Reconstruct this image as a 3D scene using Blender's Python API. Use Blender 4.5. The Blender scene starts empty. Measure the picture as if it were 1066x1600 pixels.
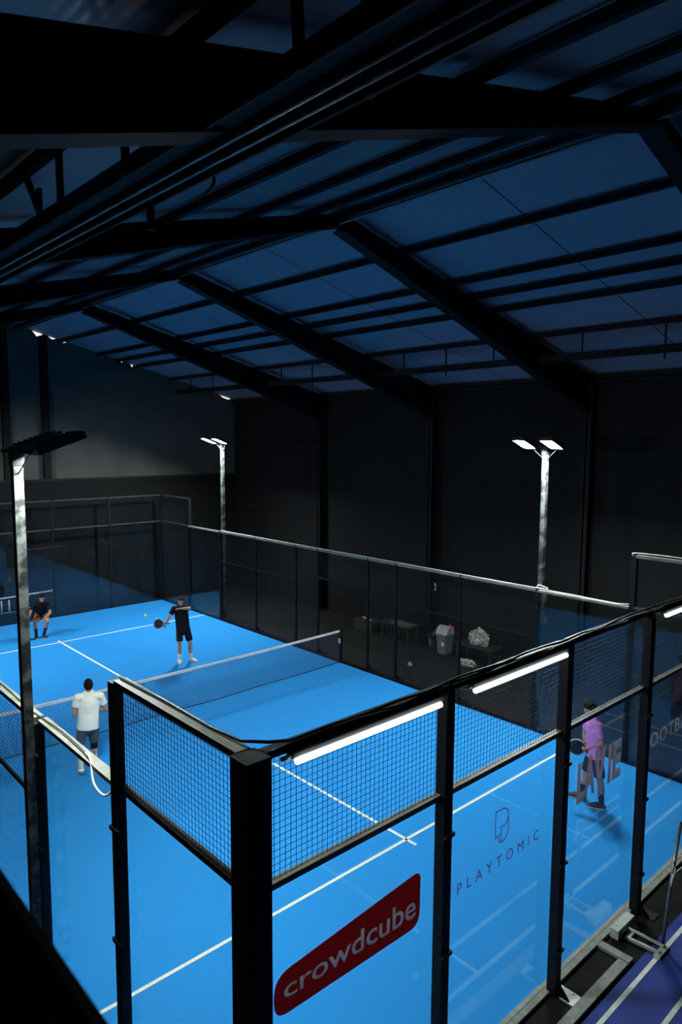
import bpy, bmesh, math, random
from mathutils import Vector, Matrix, noise
random.seed(7)
sc = bpy.context.scene
COL = sc.collection
V = Vector

# ------------------------------------------------------------------ materials
def mat(name, col, rough=0.6, metal=0.0, spec=0.5, emit=None, strength=0.0):
    m = bpy.data.materials.new(name); m.use_nodes = True
    b = m.node_tree.nodes['Principled BSDF']
    b.inputs['Base Color'].default_value = (*col, 1)
    b.inputs['Roughness'].default_value = rough
    b.inputs['Metallic'].default_value = metal
    b.inputs['Specular IOR Level'].default_value = spec
    if emit:
        b.inputs['Emission Color'].default_value = (*emit, 1)
        b.inputs['Emission Strength'].default_value = strength
    return m

def noisy(name, c1, c2, scale=8, rough=0.7, lo=0.35, hi=0.65, detail=4, spec=0.5, bump=0.0, metal=0.0, bscale=None):
    m = mat(name, c1, rough, metal, spec)
    nt = m.node_tree; b = nt.nodes['Principled BSDF']
    tc = nt.nodes.new('ShaderNodeTexCoord')
    n = nt.nodes.new('ShaderNodeTexNoise'); n.inputs['Scale'].default_value = scale; n.inputs['Detail'].default_value = detail
    r = nt.nodes.new('ShaderNodeValToRGB')
    r.color_ramp.elements[0].position = lo; r.color_ramp.elements[0].color = (*c1, 1)
    r.color_ramp.elements[1].position = hi; r.color_ramp.elements[1].color = (*c2, 1)
    nt.links.new(tc.outputs['Object'], n.inputs['Vector'])
    nt.links.new(n.outputs['Fac'], r.inputs['Fac']); nt.links.new(r.outputs['Color'], b.inputs['Base Color'])
    if bump:
        n2 = nt.nodes.new('ShaderNodeTexNoise'); n2.inputs['Scale'].default_value = bscale or scale * 4
        nt.links.new(tc.outputs['Object'], n2.inputs['Vector'])
        bp = nt.nodes.new('ShaderNodeBump'); bp.inputs['Strength'].default_value = bump; bp.inputs['Distance'].default_value = 0.01
        nt.links.new(n2.outputs['Fac'], bp.inputs['Height']); nt.links.new(bp.outputs['Normal'], b.inputs['Normal'])
    return m

def glass_mat():
    m = bpy.data.materials.new('court_glass'); m.use_nodes = True
    nt = m.node_tree; nt.nodes.clear()
    out = nt.nodes.new('ShaderNodeOutputMaterial'); mx = nt.nodes.new('ShaderNodeMixShader')
    tr = nt.nodes.new('ShaderNodeBsdfTransparent'); tr.inputs['Color'].default_value = (0.95, 0.98, 0.97, 1)
    gl = nt.nodes.new('ShaderNodeBsdfGlossy'); gl.inputs['Roughness'].default_value = 0.0
    fr = nt.nodes.new('ShaderNodeFresnel'); geo = nt.nodes.new('ShaderNodeNewGeometry')
    ma = nt.nodes.new('ShaderNodeMath'); ma.operation = 'MULTIPLY_ADD'   # 1.5 outside, 1/1.5 seen from inside the sheet
    ma.inputs[1].default_value = 1/1.5 - 1.5; ma.inputs[2].default_value = 1.5
    nt.links.new(geo.outputs['Backfacing'], ma.inputs[0]); nt.links.new(ma.outputs[0], fr.inputs['IOR'])
    nt.links.new(fr.outputs[0], mx.inputs[0]); nt.links.new(tr.outputs[0], mx.inputs[1]); nt.links.new(gl.outputs[0], mx.inputs[2])
    nt.links.new(mx.outputs[0], out.inputs[0])
    return m

def film_mat(name, col, tr_col, through=0.2):
    """sticker film on glass: some light scatters through it, a little is seen through it"""
    m = bpy.data.materials.new(name); m.use_nodes = True
    nt = m.node_tree; nt.nodes.clear()
    out = nt.nodes.new('ShaderNodeOutputMaterial')
    d = nt.nodes.new('ShaderNodeBsdfDiffuse'); d.inputs[0].default_value = (*col, 1)
    t = nt.nodes.new('ShaderNodeBsdfTranslucent'); t.inputs[0].default_value = (*col, 1)
    a = nt.nodes.new('ShaderNodeBsdfTransparent'); a.inputs[0].default_value = (*tr_col, 1)
    m1 = nt.nodes.new('ShaderNodeMixShader'); m1.inputs[0].default_value = 0.5
    m2 = nt.nodes.new('ShaderNodeMixShader'); m2.inputs[0].default_value = through
    nt.links.new(d.outputs[0], m1.inputs[1]); nt.links.new(t.outputs[0], m1.inputs[2])
    nt.links.new(m1.outputs[0], m2.inputs[1]); nt.links.new(a.outputs[0], m2.inputs[2])
    nt.links.new(m2.outputs[0], out.inputs[0])
    return m

def ribbed(name, col, col2, rough, rib, seam_every=None, seam_off=0, bump=0.3, axis='X'):
    """roof sheet: ribs as relief; optional dark joint between sheets"""
    m = noisy(name, col, col2, 0.6, rough)
    nt = m.node_tree; b = nt.nodes['Principled BSDF']
    tc = nt.nodes.new('ShaderNodeTexCoord'); sp = nt.nodes.new('ShaderNodeSeparateXYZ')
    nt.links.new(tc.outputs['Object'], sp.inputs[0])
    if rib:
        k = nt.nodes.new('ShaderNodeMath'); k.operation = 'MULTIPLY'; k.inputs[1].default_value = 2 * math.pi / rib
        s = nt.nodes.new('ShaderNodeMath'); s.operation = 'SINE'
        nt.links.new(sp.outputs[axis], k.inputs[0]); nt.links.new(k.outputs[0], s.inputs[0])
        bp = nt.nodes.new('ShaderNodeBump'); bp.inputs['Strength'].default_value = bump; bp.inputs['Distance'].default_value = 0.01
        nt.links.new(s.outputs[0], bp.inputs['Height']); nt.links.new(bp.outputs['Normal'], b.inputs['Normal'])
    if seam_every:
        a = nt.nodes.new('ShaderNodeMath'); a.operation = 'ADD'; a.inputs[1].default_value = 100 * seam_every - seam_off
        mo = nt.nodes.new('ShaderNodeMath'); mo.operation = 'MODULO'; mo.inputs[1].default_value = seam_every
        lt = nt.nodes.new('ShaderNodeMath'); lt.operation = 'LESS_THAN'; lt.inputs[1].default_value = 0.03
        mx = nt.nodes.new('ShaderNodeMixRGB'); mx.inputs[2].default_value = (0.03, 0.03, 0.035, 1)
        nt.links.new(sp.outputs['Y'], a.inputs[0]); nt.links.new(a.outputs[0], mo.inputs[0]); nt.links.new(mo.outputs[0], lt.inputs[0])
        src = b.inputs['Base Color'].links[0].from_socket
        nt.links.new(src, mx.inputs[1]); nt.links.new(lt.outputs[0], mx.inputs[0]); nt.links.new(mx.outputs[0], b.inputs['Base Color'])
    return m

BLUE = (0.016, 0.20, 0.70)
M = {}
M['turf'] = noisy('blue_turf', (0.0165, 0.212, 0.545), (0.0195, 0.232, 0.60), 90, 0.95, 0.3, 0.7, spec=0.1, bump=0.4, bscale=260)
M['line'] = noisy('white_court_line', (0.60, 0.62, 0.52), (0.72, 0.73, 0.62), 30, 0.9, spec=0.1)
M['purple'] = noisy('violet_blue_court', (0.013, 0.027, 0.17), (0.02, 0.042, 0.23), 3, 0.75, spec=0.25)
M['oline'] = noisy('pale_outer_line', (0.42, 0.45, 0.42), (0.6, 0.63, 0.58), 9, 0.8)
M['concrete'] = noisy('dark_concrete', (0.004, 0.004, 0.004), (0.009, 0.0088, 0.0085), 2.2, 0.8, spec=0.2, bump=0.2)
M['rubber'] = noisy('black_rubber', (0.006, 0.0058, 0.0055), (0.011, 0.0105, 0.010), 25, 0.9, spec=0.15, bump=0.3)
M['kerb'] = noisy('worn_grey_beam', (0.14, 0.15, 0.13), (0.22, 0.23, 0.20), 14, 0.7)
M['steel'] = noisy('black_painted_steel', (0.0045, 0.005, 0.006), (0.007, 0.0075, 0.009), 12, 0.5, spec=0.2)
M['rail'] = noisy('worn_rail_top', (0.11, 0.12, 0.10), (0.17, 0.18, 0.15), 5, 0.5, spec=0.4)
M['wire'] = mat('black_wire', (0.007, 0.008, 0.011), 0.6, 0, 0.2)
M['dimrail'] = noisy('dim_grey_rail', (0.035, 0.037, 0.034), (0.055, 0.057, 0.052), 6, 0.6, spec=0.3)  # darker copy of the rail material, dimness of the rails put into the colour
M['litwire'] = mat('lit_black_wire', (0.020, 0.022, 0.021), 0.5, 0, 0.4)  # paler copy of the black wire, lamp light put into its colour
M['pole'] = noisy('flaking_pole_paint', (0.008, 0.010, 0.010), (0.105, 0.12, 0.11), 9, 0.6, 0.42, 0.62, detail=6)
M['lamp'] = mat('black_lamp_housing', (0.012, 0.012, 0.014), 0.45)
M['led'] = mat('floodlight_led', (1, 1, 1), 0.5, emit=(0.93, 1.0, 0.98), strength=880)
M['tube'] = mat('batten_tube', (1, 1, 1), 0.5, emit=(0.96, 1.0, 0.94), strength=9)
M['batten'] = mat('grey_batten_housing', (0.16, 0.18, 0.18), 0.4)
M['glass'] = glass_mat()
M['wall'] = noisy('black_painted_cladding', (0.0045, 0.005, 0.0055), (0.0065, 0.007, 0.0075), 1.4, 0.8, spec=0.2)
M['gable'] = noisy('grey_blockwork', (0.075, 0.075, 0.068), (0.095, 0.095, 0.086), 1.2, 0.9, spec=0.1, bump=0.2)
M['beam'] = noisy('dark_roof_steel', (0.004, 0.004, 0.0045), (0.006, 0.006, 0.0065), 3, 0.6, spec=0.15)
M['purlin'] = noisy('dark_purlin_steel', (0.012, 0.012, 0.014), (0.018, 0.018, 0.02), 4, 0.7, spec=0.15)
M['galv'] = noisy('galvanised_pipe', (0.12, 0.12, 0.11), (0.22, 0.21, 0.19), 15, 0.35, metal=0.6)
M['roofR'] = ribbed('smooth_roof_sheet', (0.24, 0.225, 0.275), (0.275, 0.255, 0.315), 0.7, None, 5.0, 2.4)
M['roofL'] = ribbed('ribbed_roof_sheet', (0.235, 0.225, 0.245), (0.28, 0.27, 0.29), 0.3, 0.09, bump=0.12)
M['netcord'] = mat('dark_net_cord', (0.010, 0.016, 0.05), 0.8)
M['band'] = noisy('white_net_band', (0.50, 0.50, 0.48), (0.62, 0.62, 0.60), 12, 0.8)
M['bandprint'] = mat('tan_band_print', (0.36, 0.30, 0.18), 0.8)
M['cable'] = mat('black_cable', (0.02, 0.03, 0.02), 0.45)
M['wcable'] = mat('pale_cable', (0.6, 0.65, 0.6), 0.5)
M['redfilm'] = film_mat('red_sign_film', (0.36, 0.050, 0.055), (0.7, 0.3, 0.35), 0.06)
M['greyfilm'] = film_mat('pale_lettering_film', (0.48, 0.46, 0.50), (0.8, 0.8, 0.9), 0.10)
M['mauve'] = film_mat('mauve_lettering_film', (0.50, 0.45, 0.50), (0.8, 0.8, 0.9), 0.12)
M['thinred'] = film_mat('thin_red_lettering_film', (0.22, 0.09, 0.20), (0.75, 0.6, 0.9), 0.42)
M['whiteplate'] = noisy('galvanised_plate', (0.45, 0.46, 0.42), (0.6, 0.6, 0.56), 10, 0.5)
M['parapet'] = mat('dark_balcony_rail', (0.008, 0.008, 0.008), 0.8, spec=0.1)
M['box'] = noisy('pale_green_steel', (0.30, 0.33, 0.28), (0.4, 0.43, 0.37), 12, 0.6)
M['ball'] = mat('yellow_ball_felt', (0.62, 0.85, 0.16), 0.9)
M['skin'] = mat('skin', (0.42, 0.22, 0.15), 0.55); M['skin2'] = mat('tanned_skin', (0.36, 0.18, 0.11), 0.55)
M['hairdk'] = mat('dark_hair', (0.007, 0.005, 0.0045), 0.9, spec=0.1); M['hairbr'] = mat('brown_hair', (0.035, 0.02, 0.012), 0.85, spec=0.2)
M['blackcloth'] = mat('black_cloth', (0.008, 0.008, 0.011), 0.9, spec=0.15)
M['whitecloth'] = noisy('white_cloth', (0.64, 0.65, 0.54), (0.70, 0.71, 0.60), 5, 0.9, bump=0.4, bscale=9)
M['greycloth'] = mat('slate_grey_cloth', (0.045, 0.065, 0.075), 0.9)
M['pink'] = noisy('pink_cloth', (0.58, 0.19, 0.60), (0.66, 0.25, 0.66), 5, 0.9, bump=0.3, bscale=8)
M['navy'] = mat('navy_cloth', (0.012, 0.016, 0.045), 0.9)
M['rust'] = mat('rust_orange_cloth', (0.20, 0.06, 0.015), 0.9)
M['sock'] = mat('white_sock', (0.62, 0.64, 0.62), 0.9); M['whshoe'] = mat('white_shoe', (0.6, 0.63, 0.6), 0.6)
M['sole'] = mat('pale_sole', (0.5, 0.52, 0.5), 0.7); M['dkshoe'] = mat('dark_shoe', (0.015, 0.018, 0.028), 0.7)
M['racket'] = mat('navy_racket', (0.01, 0.016, 0.035), 0.35); M['racketred'] = mat('red_racket', (0.30, 0.01, 0.015), 0.4)
M['trim'] = mat('pale_racket_trim', (0.35, 0.42, 0.42), 0.4)
M['eye'] = mat('eye_dark', (0.01, 0.01, 0.01), 0.3); M['lip'] = mat('lip', (0.28, 0.09, 0.07), 0.5)
M['bin'] = mat('grey_bin', (0.10, 0.11, 0.12), 0.6); M['binlid'] = mat('pale_bin_lid', (0.26, 0.29, 0.30), 0.5)
M['paper'] = noisy('crumpled_wrapping', (0.14, 0.14, 0.11), (0.42, 0.42, 0.36), 14, 0.8); M['card'] = mat('brown_card', (0.075, 0.06, 0.035), 0.9)
M['wood'] = mat('dark_bench_wood', (0.014, 0.012, 0.011), 0.6); M['redc'] = mat('red_cloth', (0.55, 0.03, 0.015), 0.8)
M['leaf'] = mat('dark_leaf', (0.03, 0.05, 0.012), 0.6); M['pot'] = mat('brown_pot', (0.12, 0.10, 0.06), 0.8)

# ------------------------------------------------------------------ mesh helpers
def link(name, bm, m, parent=None, smooth=False, loc=None, **props):
    me = bpy.data.meshes.new(name)
    bmesh.ops.recalc_face_normals(bm, faces=bm.faces)
    bm.to_mesh(me); bm.free()
    if smooth:
        for p in me.polygons: p.use_smooth = True
    me.materials.append(m)
    o = bpy.data.objects.new(name, me); COL.objects.link(o)
    if loc is not None: o.location = loc
    if parent is not None: o.parent = parent
    for k, v in props.items(): o[k] = v
    return o

def tag(o, label, cat=None, group=None, kind=None):
    o['label'] = label
    if cat: o['category'] = cat
    if group: o['group'] = group
    if kind: o['kind'] = kind
    return o

def empty(name, loc=(0, 0, 0), label=None, cat=None, group=None, kind=None):
    o = bpy.data.objects.new(name, None); COL.objects.link(o); o.location = loc; o.empty_display_size = 0.1
    if label: tag(o, label, cat, group, kind)
    return o

def box(bm, x0, x1, y0, y1, z0, z1, org=(0, 0, 0)):
    ox, oy, oz = org
    vs = [bm.verts.new((x - ox, y - oy, z - oz)) for x in (x0, x1) for y in (y0, y1) for z in (z0, z1)]
    for f in ((0, 1, 3, 2), (4, 6, 7, 5), (0, 4, 5, 1), (2, 3, 7, 6), (0, 2, 6, 4), (1, 5, 7, 3)):
        bm.faces.new([vs[i] for i in f])

def bevbox(x0, x1, y0, y1, z0, z1, r=0.006, org=(0, 0, 0)):
    bm = bmesh.new(); box(bm, x0, x1, y0, y1, z0, z1, org)
    bmesh.ops.bevel(bm, geom=bm.edges[:], offset=r, segments=2, affect='EDGES', profile=0.7)
    return bm

def frame_of(d):
    d = d.normalized(); a = V((0, 0, 1)) if abs(d.z) < 0.9 else V((1, 0, 0))
    u = d.cross(a).normalized(); return u, d.cross(u).normalized()

def bar(bm, p0, p1, r, n=4, r1=None, caps=True):
    p0, p1 = V(p0), V(p1); u, w = frame_of(p1 - p0); r1 = r if r1 is None else r1
    ph = math.pi / 4 if n == 4 else 0
    A = [bm.verts.new(p0 + (u * math.cos(ph + 2*math.pi*i/n) + w * math.sin(ph + 2*math.pi*i/n)) * r) for i in range(n)]
    B = [bm.verts.new(p1 + (u * math.cos(ph + 2*math.pi*i/n) + w * math.sin(ph + 2*math.pi*i/n)) * r1) for i in range(n)]
    for i in range(n): bm.faces.new((A[i], A[(i+1) % n], B[(i+1) % n], B[i]))
    if caps: bm.faces.new(A[::-1]); bm.faces.new(B)

def tube(bm, pts, r, n=8):
    pts = [V(p) for p in pts]; rings = []
    u, w = frame_of(pts[1] - pts[0])
    for i, p in enumerate(pts):
        d = (pts[min(i+1, len(pts)-1)] - pts[max(i-1, 0)]).normalized()
        u = (u - d * u.dot(d)).normalized(); w = d.cross(u)
        rr = r[i] if isinstance(r, (list, tuple)) else r
        rings.append([bm.verts.new(p + (u * math.cos(2*math.pi*k/n) + w * math.sin(2*math.pi*k/n)) * rr) for k in range(n)])
    for a, b in zip(rings, rings[1:]):
        for k in range(n): bm.faces.new((a[k], a[(k+1) % n], b[(k+1) % n], b[k]))
    bm.faces.new(rings[0][::-1]); bm.faces.new(rings[-1])

def smooth_path(pts, k=6):
    pts = [V(p) for p in pts]; out = []
    for i in range(len(pts) - 1):
        p0, p1, p2, p3 = pts[max(i-1, 0)], pts[i], pts[i+1], pts[min(i+2, len(pts)-1)]
        for j in range(k):
            t = j / k
            out.append(0.5 * ((2*p1) + (p2-p0)*t + (2*p0-5*p1+4*p2-p3)*t*t + (3*p1-p0-3*p2+p3)*t*t*t))
    out.append(pts[-1]); return out

def ball(bm, c, r, sx=1, sy=1, sz=1, seg=16, rings=10):
    ret = bmesh.ops.create_uvsphere(bm, u_segments=seg, v_segments=rings, radius=r)
    for v in ret['verts']: v.co = V((v.co.x*sx, v.co.y*sy, v.co.z*sz)) + V(c)
    return ret['verts']

def extrude_xz(pts, y0, y1):
    bm = bmesh.new()
    a = [bm.verts.new((x, y0, z)) for x, z in pts]; b = [bm.verts.new((x, y1, z)) for x, z in pts]
    n = len(pts)
    for i in range(n): bm.faces.new((a[i], a[(i+1) % n], b[(i+1) % n], b[i]))
    fa = bm.faces.new(a[::-1]); fb = bm.faces.new(b)
    bmesh.ops.triangulate(bm, faces=[fa, fb])
    return bm

ORD = ['first', 'second', 'third', 'fourth', 'fifth', 'sixth', 'seventh', 'eighth', 'ninth', 'tenth', 'eleventh', 'twelfth']

# ------------------------------------------------------------------ building
XL, XR, XM, YN, YF = -3.6, 13.8, 5.2, -8.2, 20.7
def roofz(x): return 9.8 - 0.245 * abs(x - XM)
EAVE = roofz(XR)
bm = bmesh.new(); box(bm, XL - .3, XR + .3, YN - .3, YF + .3, -0.35, -0.06)
tag(link('floor', bm, M['concrete']), 'dark concrete floor of the hall around the court', kind='structure')

bm = bmesh.new()   # right slope
def slope(bm, x0, x1, y0, y1, t=0.1):
    z0, z1 = roofz(x0), roofz(x1)
    vs = [bm.verts.new(p) for p in ((x0, y0, z0), (x1, y0, z1), (x1, y1, z1), (x0, y1, z0), (x0, y0, z0+t), (x1, y0, z1+t), (x1, y1, z1+t), (x0, y1, z0+t))]
    for f in ((0, 1, 2, 3), (4, 7, 6, 5), (0, 4, 5, 1), (1, 5, 6, 2), (2, 6, 7, 3), (3, 7, 4, 0)): bm.faces.new([vs[i] for i in f])
slope(bm, XM, XR + .25, YN - .25, YF + .13)
tag(link('ceiling', bm, M['roofR']), 'smooth roof slope falling from the ridge to the wall behind the lit lamps', kind='structure')
bm = bmesh.new(); slope(bm, XL - .25, XM, YN - .25, YF + .13)
tag(link('ceiling', bm, M['roofL']), 'ribbed roof slope on the balcony side of the ridge', kind='structure')

bm = bmesh.new(); box(bm, XR, XR + .2, YN - .2, YF + .2, -.1, EAVE)
tag(link('wall_right', bm, M['wall']), 'tall black wall behind the lit light poles', kind='structure')
bm = bmesh.new(); box(bm, XL - .2, XL, YN - .2, YF + .2, -.1, roofz(XL))
tag(link('wall_left', bm, M['wall']), 'black side wall under the balcony', kind='structure')
bm = extrude_xz([(XL, -.1), (XR, -.1), (XR, EAVE), (XM, 9.8), (XL, roofz(XL))], YN - .2, YN)
tag(link('wall_back', bm, M['wall']), 'black end wall behind the balcony', kind='structure')
# far gable with three daylight gaps under the roof sheets
def notch(x0, x1, d, k):
    pts = []
    for i in range(k + 1):
        x = x0 + (x1 - x0) * i / k
        w = 0 if i in (0, k) else d * (0.55 + 0.45 * random.random())
        pts.append((x, roofz(x) - w))
    return pts
pts = [(XL, 4.65), (XR, 4.65), (XR, EAVE)] + notch(13.7, 13.05, .13, 6) + notch(9.65, 9.25, .15, 4) + notch(9.05, 8.85, .08, 3) + \
      notch(7.0, 6.75, .13, 3) + notch(6.65, 6.28, .09, 4) + notch(6.2, 5.8, .16, 5) + [(XM, 9.8), (XL, roofz(XL))]
tag(link('wall_far', extrude_xz(pts, YF, YF + .12), M['gable']), 'grey upper gable wall with daylight slits under the roof', kind='structure')
bm = bmesh.new(); box(bm, XL, XR, YF - .08, YF + .12, -.1, 4.65)
tag(link('wall_far_lower', bm, M['wall']), 'black lower part of the far end wall', kind='structure')

# steel frames: rafters with haunches, columns
FR = [-5.3, -0.1, 4.9, 9.9, 15.0]
FN = ['above the balcony', 'nearest, spanning the top of the photo', 'second from the camera', 'third from the camera', 'farthest']
def rafter(y, side, nm):
    bm = bmesh.new(); w = .12
    def D(x):
        e = abs(x - XM)
        if y < 1: return 0.17 + 0.052 * e
        return 0.26 + 0.075 * e if side > 0 else 0.20 + 0.045 * e
    xs = [XM + side * L for L in (0, 2, 4, 6.0, 8.45)]
    def strip(f0, f1, half):
        a = []
        for x in xs:
            a.append([bm.verts.new((x, y + s * half, z)) for s, z in ((-1, f0(x)), (1, f0(x)), (1, f1(x)), (-1, f1(x)))])
        for p, q in zip(a, a[1:]):
            for i in range(4): bm.faces.new((p[i], p[(i+1) % 4], q[(i+1) % 4], q[i]))
        bm.faces.new(a[0]); bm.faces.new(a[-1][::-1])
    top = lambda x: roofz(x) - (.19 if y < 1 else .13)
    strip(lambda x: top(x) - .02, top, w)
    strip(lambda x: top(x) - D(x), lambda x: top(x) - D(x) + .02, w)
    strip(lambda x: top(x) - D(x) + .02, lambda x: top(x) - .02, .03)
    for x in xs[1:-1]: box(bm, x - .008, x + .008, y - w, y + w, top(x) - D(x) + .02, top(x) - .02)
    sd = 'on the lamp-wall slope' if side > 0 else 'on the balcony-side slope'
    tag(link('rafter_beam', bm, M['beam']), f'black steel roof rafter {sd}, {nm}', kind='structure')
for y, nm in zip(FR, FN):
    for s in (-1, 1): rafter(y, s, nm)
    for xw, s, tx in ((XR, -1, 'lamp wall'), (XL, 1, 'balcony-side wall')):
        bm = bmesh.new(); x0, x1 = sorted((xw, xw + s * .34))
        box(bm, x0, x0 + .02, y - .11, y + .11, 0, EAVE - .1); box(bm, x1 - .02, x1, y - .11, y + .11, 0, EAVE - .1)
        box(bm, x0, x1, y - .02, y + .02, 0, EAVE - .1)
        tag(link('steel_column', bm, M['beam']), f'black steel column on the {tx}, carrying the rafter {nm}', kind='structure')
for x, l in ((4.85, 'by the unlit lamp head'), (6.12, 'just beside the unlit lamp head')):
    bm = bmesh.new(); box(bm, x - .12, x + .12, YF - .16, YF, 4.7, roofz(x) - .1)
    tag(link('steel_column', bm, M['beam']), f'dark upright steel on the grey gable wall {l}', kind='structure')
bm = bmesh.new(); box(bm, XL, XR, YF - .14, YF, 4.6, 4.68)
tag(link('trim_1', bm, M['purlin']), 'thin ledge along the foot of the grey gable', kind='structure')

# purlins
def purlin(x, w, d, label, m='purlin', drop=0.0):
    w, d = .055, .09
    bm = bmesh.new(); z = roofz(x) - .015 - drop
    box(bm, x - w/2, x + w/2, YN, YF, z - d - .02, z - .02)
    box(bm, x - w/2, x + w/2 + .02, YN, YF, z - d - .03, z - d - .015)
    tag(link('purlin_beam', bm, M[m]), label, kind='structure')
for i, x in enumerate((6.69, 8.05, 8.71, 9.38, 10.85, 12.3, 13.62)):
    purlin(x, .08, .14, f'dark purlin on the lamp-wall roof slope, {ORD[i]} from the ridge')
for i, x in enumerate((4.6, 3.45, 2.15, -.42, -1.7, -2.9)):
    purlin(x, .09, .12, f'dark purlin on the balcony-side roof slope, {ORD[i]} from the ridge')
purlin(5.30, .12, .16, 'dark ridge purlin running along the peak of the roof')
bm = bmesh.new(); tube(bm, [(5.12, YN, 9.50), (5.12, YF, 9.50)], .03)
tag(link('ridge_pipe', bm, M['galv'], smooth=True), 'thin pipe running beside the ridge of the roof', 'pipe')
bm = bmesh.new(); tube(bm, [(XR - .1, YN, 7.55), (XR - .1, YF, 7.55)], .045)
tag(link('wall_pipe', bm, M['purlin'], smooth=True), 'dark pipe along the eaves above the lamp wall', 'pipe')

# hung cable tray, balcony side
t = empty('cable_tray', (-.15, 5, 7.8), 'wide dark cable tray hung below the balcony-side roof slope on flat hangers', 'cable tray')
def sub(name, bm, m, parent, smooth=False):
    o = link(name, bm, m, None, smooth); o.data.transform(Matrix.Translation(-V(parent.location))); o.parent = parent; return o
bm = bmesh.new()
box(bm, -.44, -.02, YN, YF, 7.82, 7.84); box(bm, -.44, -.42, YN, YF, 7.78, 7.90); box(bm, -.04, -.02, YN, YF, 7.78, 7.90)
sub('tray', bm, M['beam'], t)
for x in (-.25, -.14):
    bm = bmesh.new(); tube(bm, [(x, YN, 7.79), (x, YF, 7.79)], .022); sub('conduit', bm, M['galv'], t, True)
for i, (x, y, x2, y2) in enumerate(((-.43, 1.86, -.43, 1.85), (-.43, 2.66, -.43, 2.19), (-.43, .78, -.43, .74), (-.03, 1.22, -.03, 1.18), (-.03, 3.4, -.03, 3.4), (-.43, -1.0, -.43, -1.04), (-.03, -1.05, -.03, -1.1), (-.43, 7, -.43, 7), (-.03, 7, -.03, 7), (-.43, 12, -.43, 12), (-.03, 12, -.03, 12))):
    bm = bmesh.new(); bar(bm, (x, y, roofz(x) - .05), (x2, y2, 7.62 if i == 3 else 7.78), .03); sub('hanger', bm, M['beam'], t)
bm = bmesh.new(); tube(bm, smooth_path([(.10, .62, 8.4), (.12, .60, 8.0), (.13, .58, 7.84), (.08, .62, 7.76)]), .012)
sub('hanging_cable', bm, M['cable'], t, True)

# hung tray on lamp-wall side
t = empty('cable_tray', (11.0, 5, 7.82), 'narrow double-rail cable tray hung below the lamp-wall roof slope', 'cable tray')
bm = bmesh.new()
box(bm, 11.10, 11.14, YN, YF, 7.78, 7.93); box(bm, 11.05, 11.19, YN, YF, 7.775, 7.79)
sub('tray', bm, M['purlin'], t)
for k, y in enumerate((-3, -.9, .75, 2.1, 3.8, 6.0, 7.4, 8.8, 11, 12.5, 14, 16.4, 18, 19.5)):
    bm = bmesh.new(); bar(bm, (11.08, y, roofz(11.08) - .03), (11.08, y, 7.9 if k % 3 else 7.66), .02); sub('hanger', bm, M['purlin'], t)

# ------------------------------------------------------------------ balcony the camera stands on
t = empty('balcony', (-2.9, -4, 4.45), 'dark viewing balcony with a solid parapet at the photo corner', 'balcony')
sub('balcony_floor', bevbox(XL, -2.34, YN, 3.0, 4.3, 4.45), M['parapet'], t)
sub('parapet', bevbox(-2.42, -2.335, YN, 3.0, 4.45, 5.46), M['parapet'], t)
sub('handrail', bevbox(-2.43, -2.318, YN, 3.0, 5.45, 5.50, .015), M['parapet'], t)

# ------------------------------------------------------------------ court surface
t = empty('court_turf', (5, 10, 0), 'bright blue padel court turf with white service and centre lines', 'court')
bm = bmesh.new(); box(bm, 0.031, 9.969, 0.096, 19.999, -.06, 0.0); sub('turf', bm, M['turf'], t)
def line(parent, x0, x1, y0, y1, m='line', z=0.004, nm='court_line'):
    bm = bmesh.new(); box(bm, x0, x1, y0, y1, -.01, z); return sub(nm, bm, M[m], parent)
line(t, .031, 9.969, 3.025, 3.075); line(t, .031, 9.969, 16.925, 16.975); line(t, 4.975, 5.025, 2.85, 17.15)
t = empty('outer_court_floor', (8, -3, 0), 'violet-blue sports floor with pale lines outside the near glass wall', 'court')
bm = bmesh.new(); box(bm, -1.5, XR, YN, -.47, -.06, 0.0); sub('surface', bm, M['purple'], t)
for a in ((2.0, 13.7, -.625, -.575), (3.0, 13.7, -1.085, -1.035), (3.585, 3.635, -8, -.62), (11.34, 11.39, -8, -1.0), (12.03, 12.08, -8, -1.0), (3.6, 13.7, -3.03, -2.98), (7.1, 7.13, -3.0, -1.08)):
    line(t, *a, m='oline')
bm = bmesh.new(); box(bm, -1.5, 13.7, -.47, -.036, -.06, -.012)
tag(link('rubber_strip', bm, M['rubber']), 'black rubber strip between the near glass wall and the violet floor', 'floor strip')

# base beams
bm = bevbox(-.08, 10.1, -.035, .095, -.06, .03, .008)
tag(link('base_beam', bm, M['kerb']), 'grey base beam under the near glass wall', 'beam')
t = empty('base_frame', (3, -.35, 0), 'grey outrigger frame lying on the rubber strip with one cross bar', 'frame')
sub('outer_bar', bevbox(1.0, 5.0, -.43, -.31, -.012, .03), M['kerb'], t)
sub('cross_bar', bevbox(5.02, 5.13, -.43, -.036, -.012, .03), M['kerb'], t)
for x0, x1, y0, y1, l in ((-.09, .03, 0.1, 20.05, 'side nearest the balcony'), (9.97, 10.09, .1, 20.05, 'side nearest the lamp wall'), (-.09, 10.09, 20.0, 20.1, 'far end')):
    tag(link('base_beam', bevbox(x0, x1, y0, y1, -.06, .012), M['steel']), f'black base beam under the court fence, {l}', 'beam')

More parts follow.
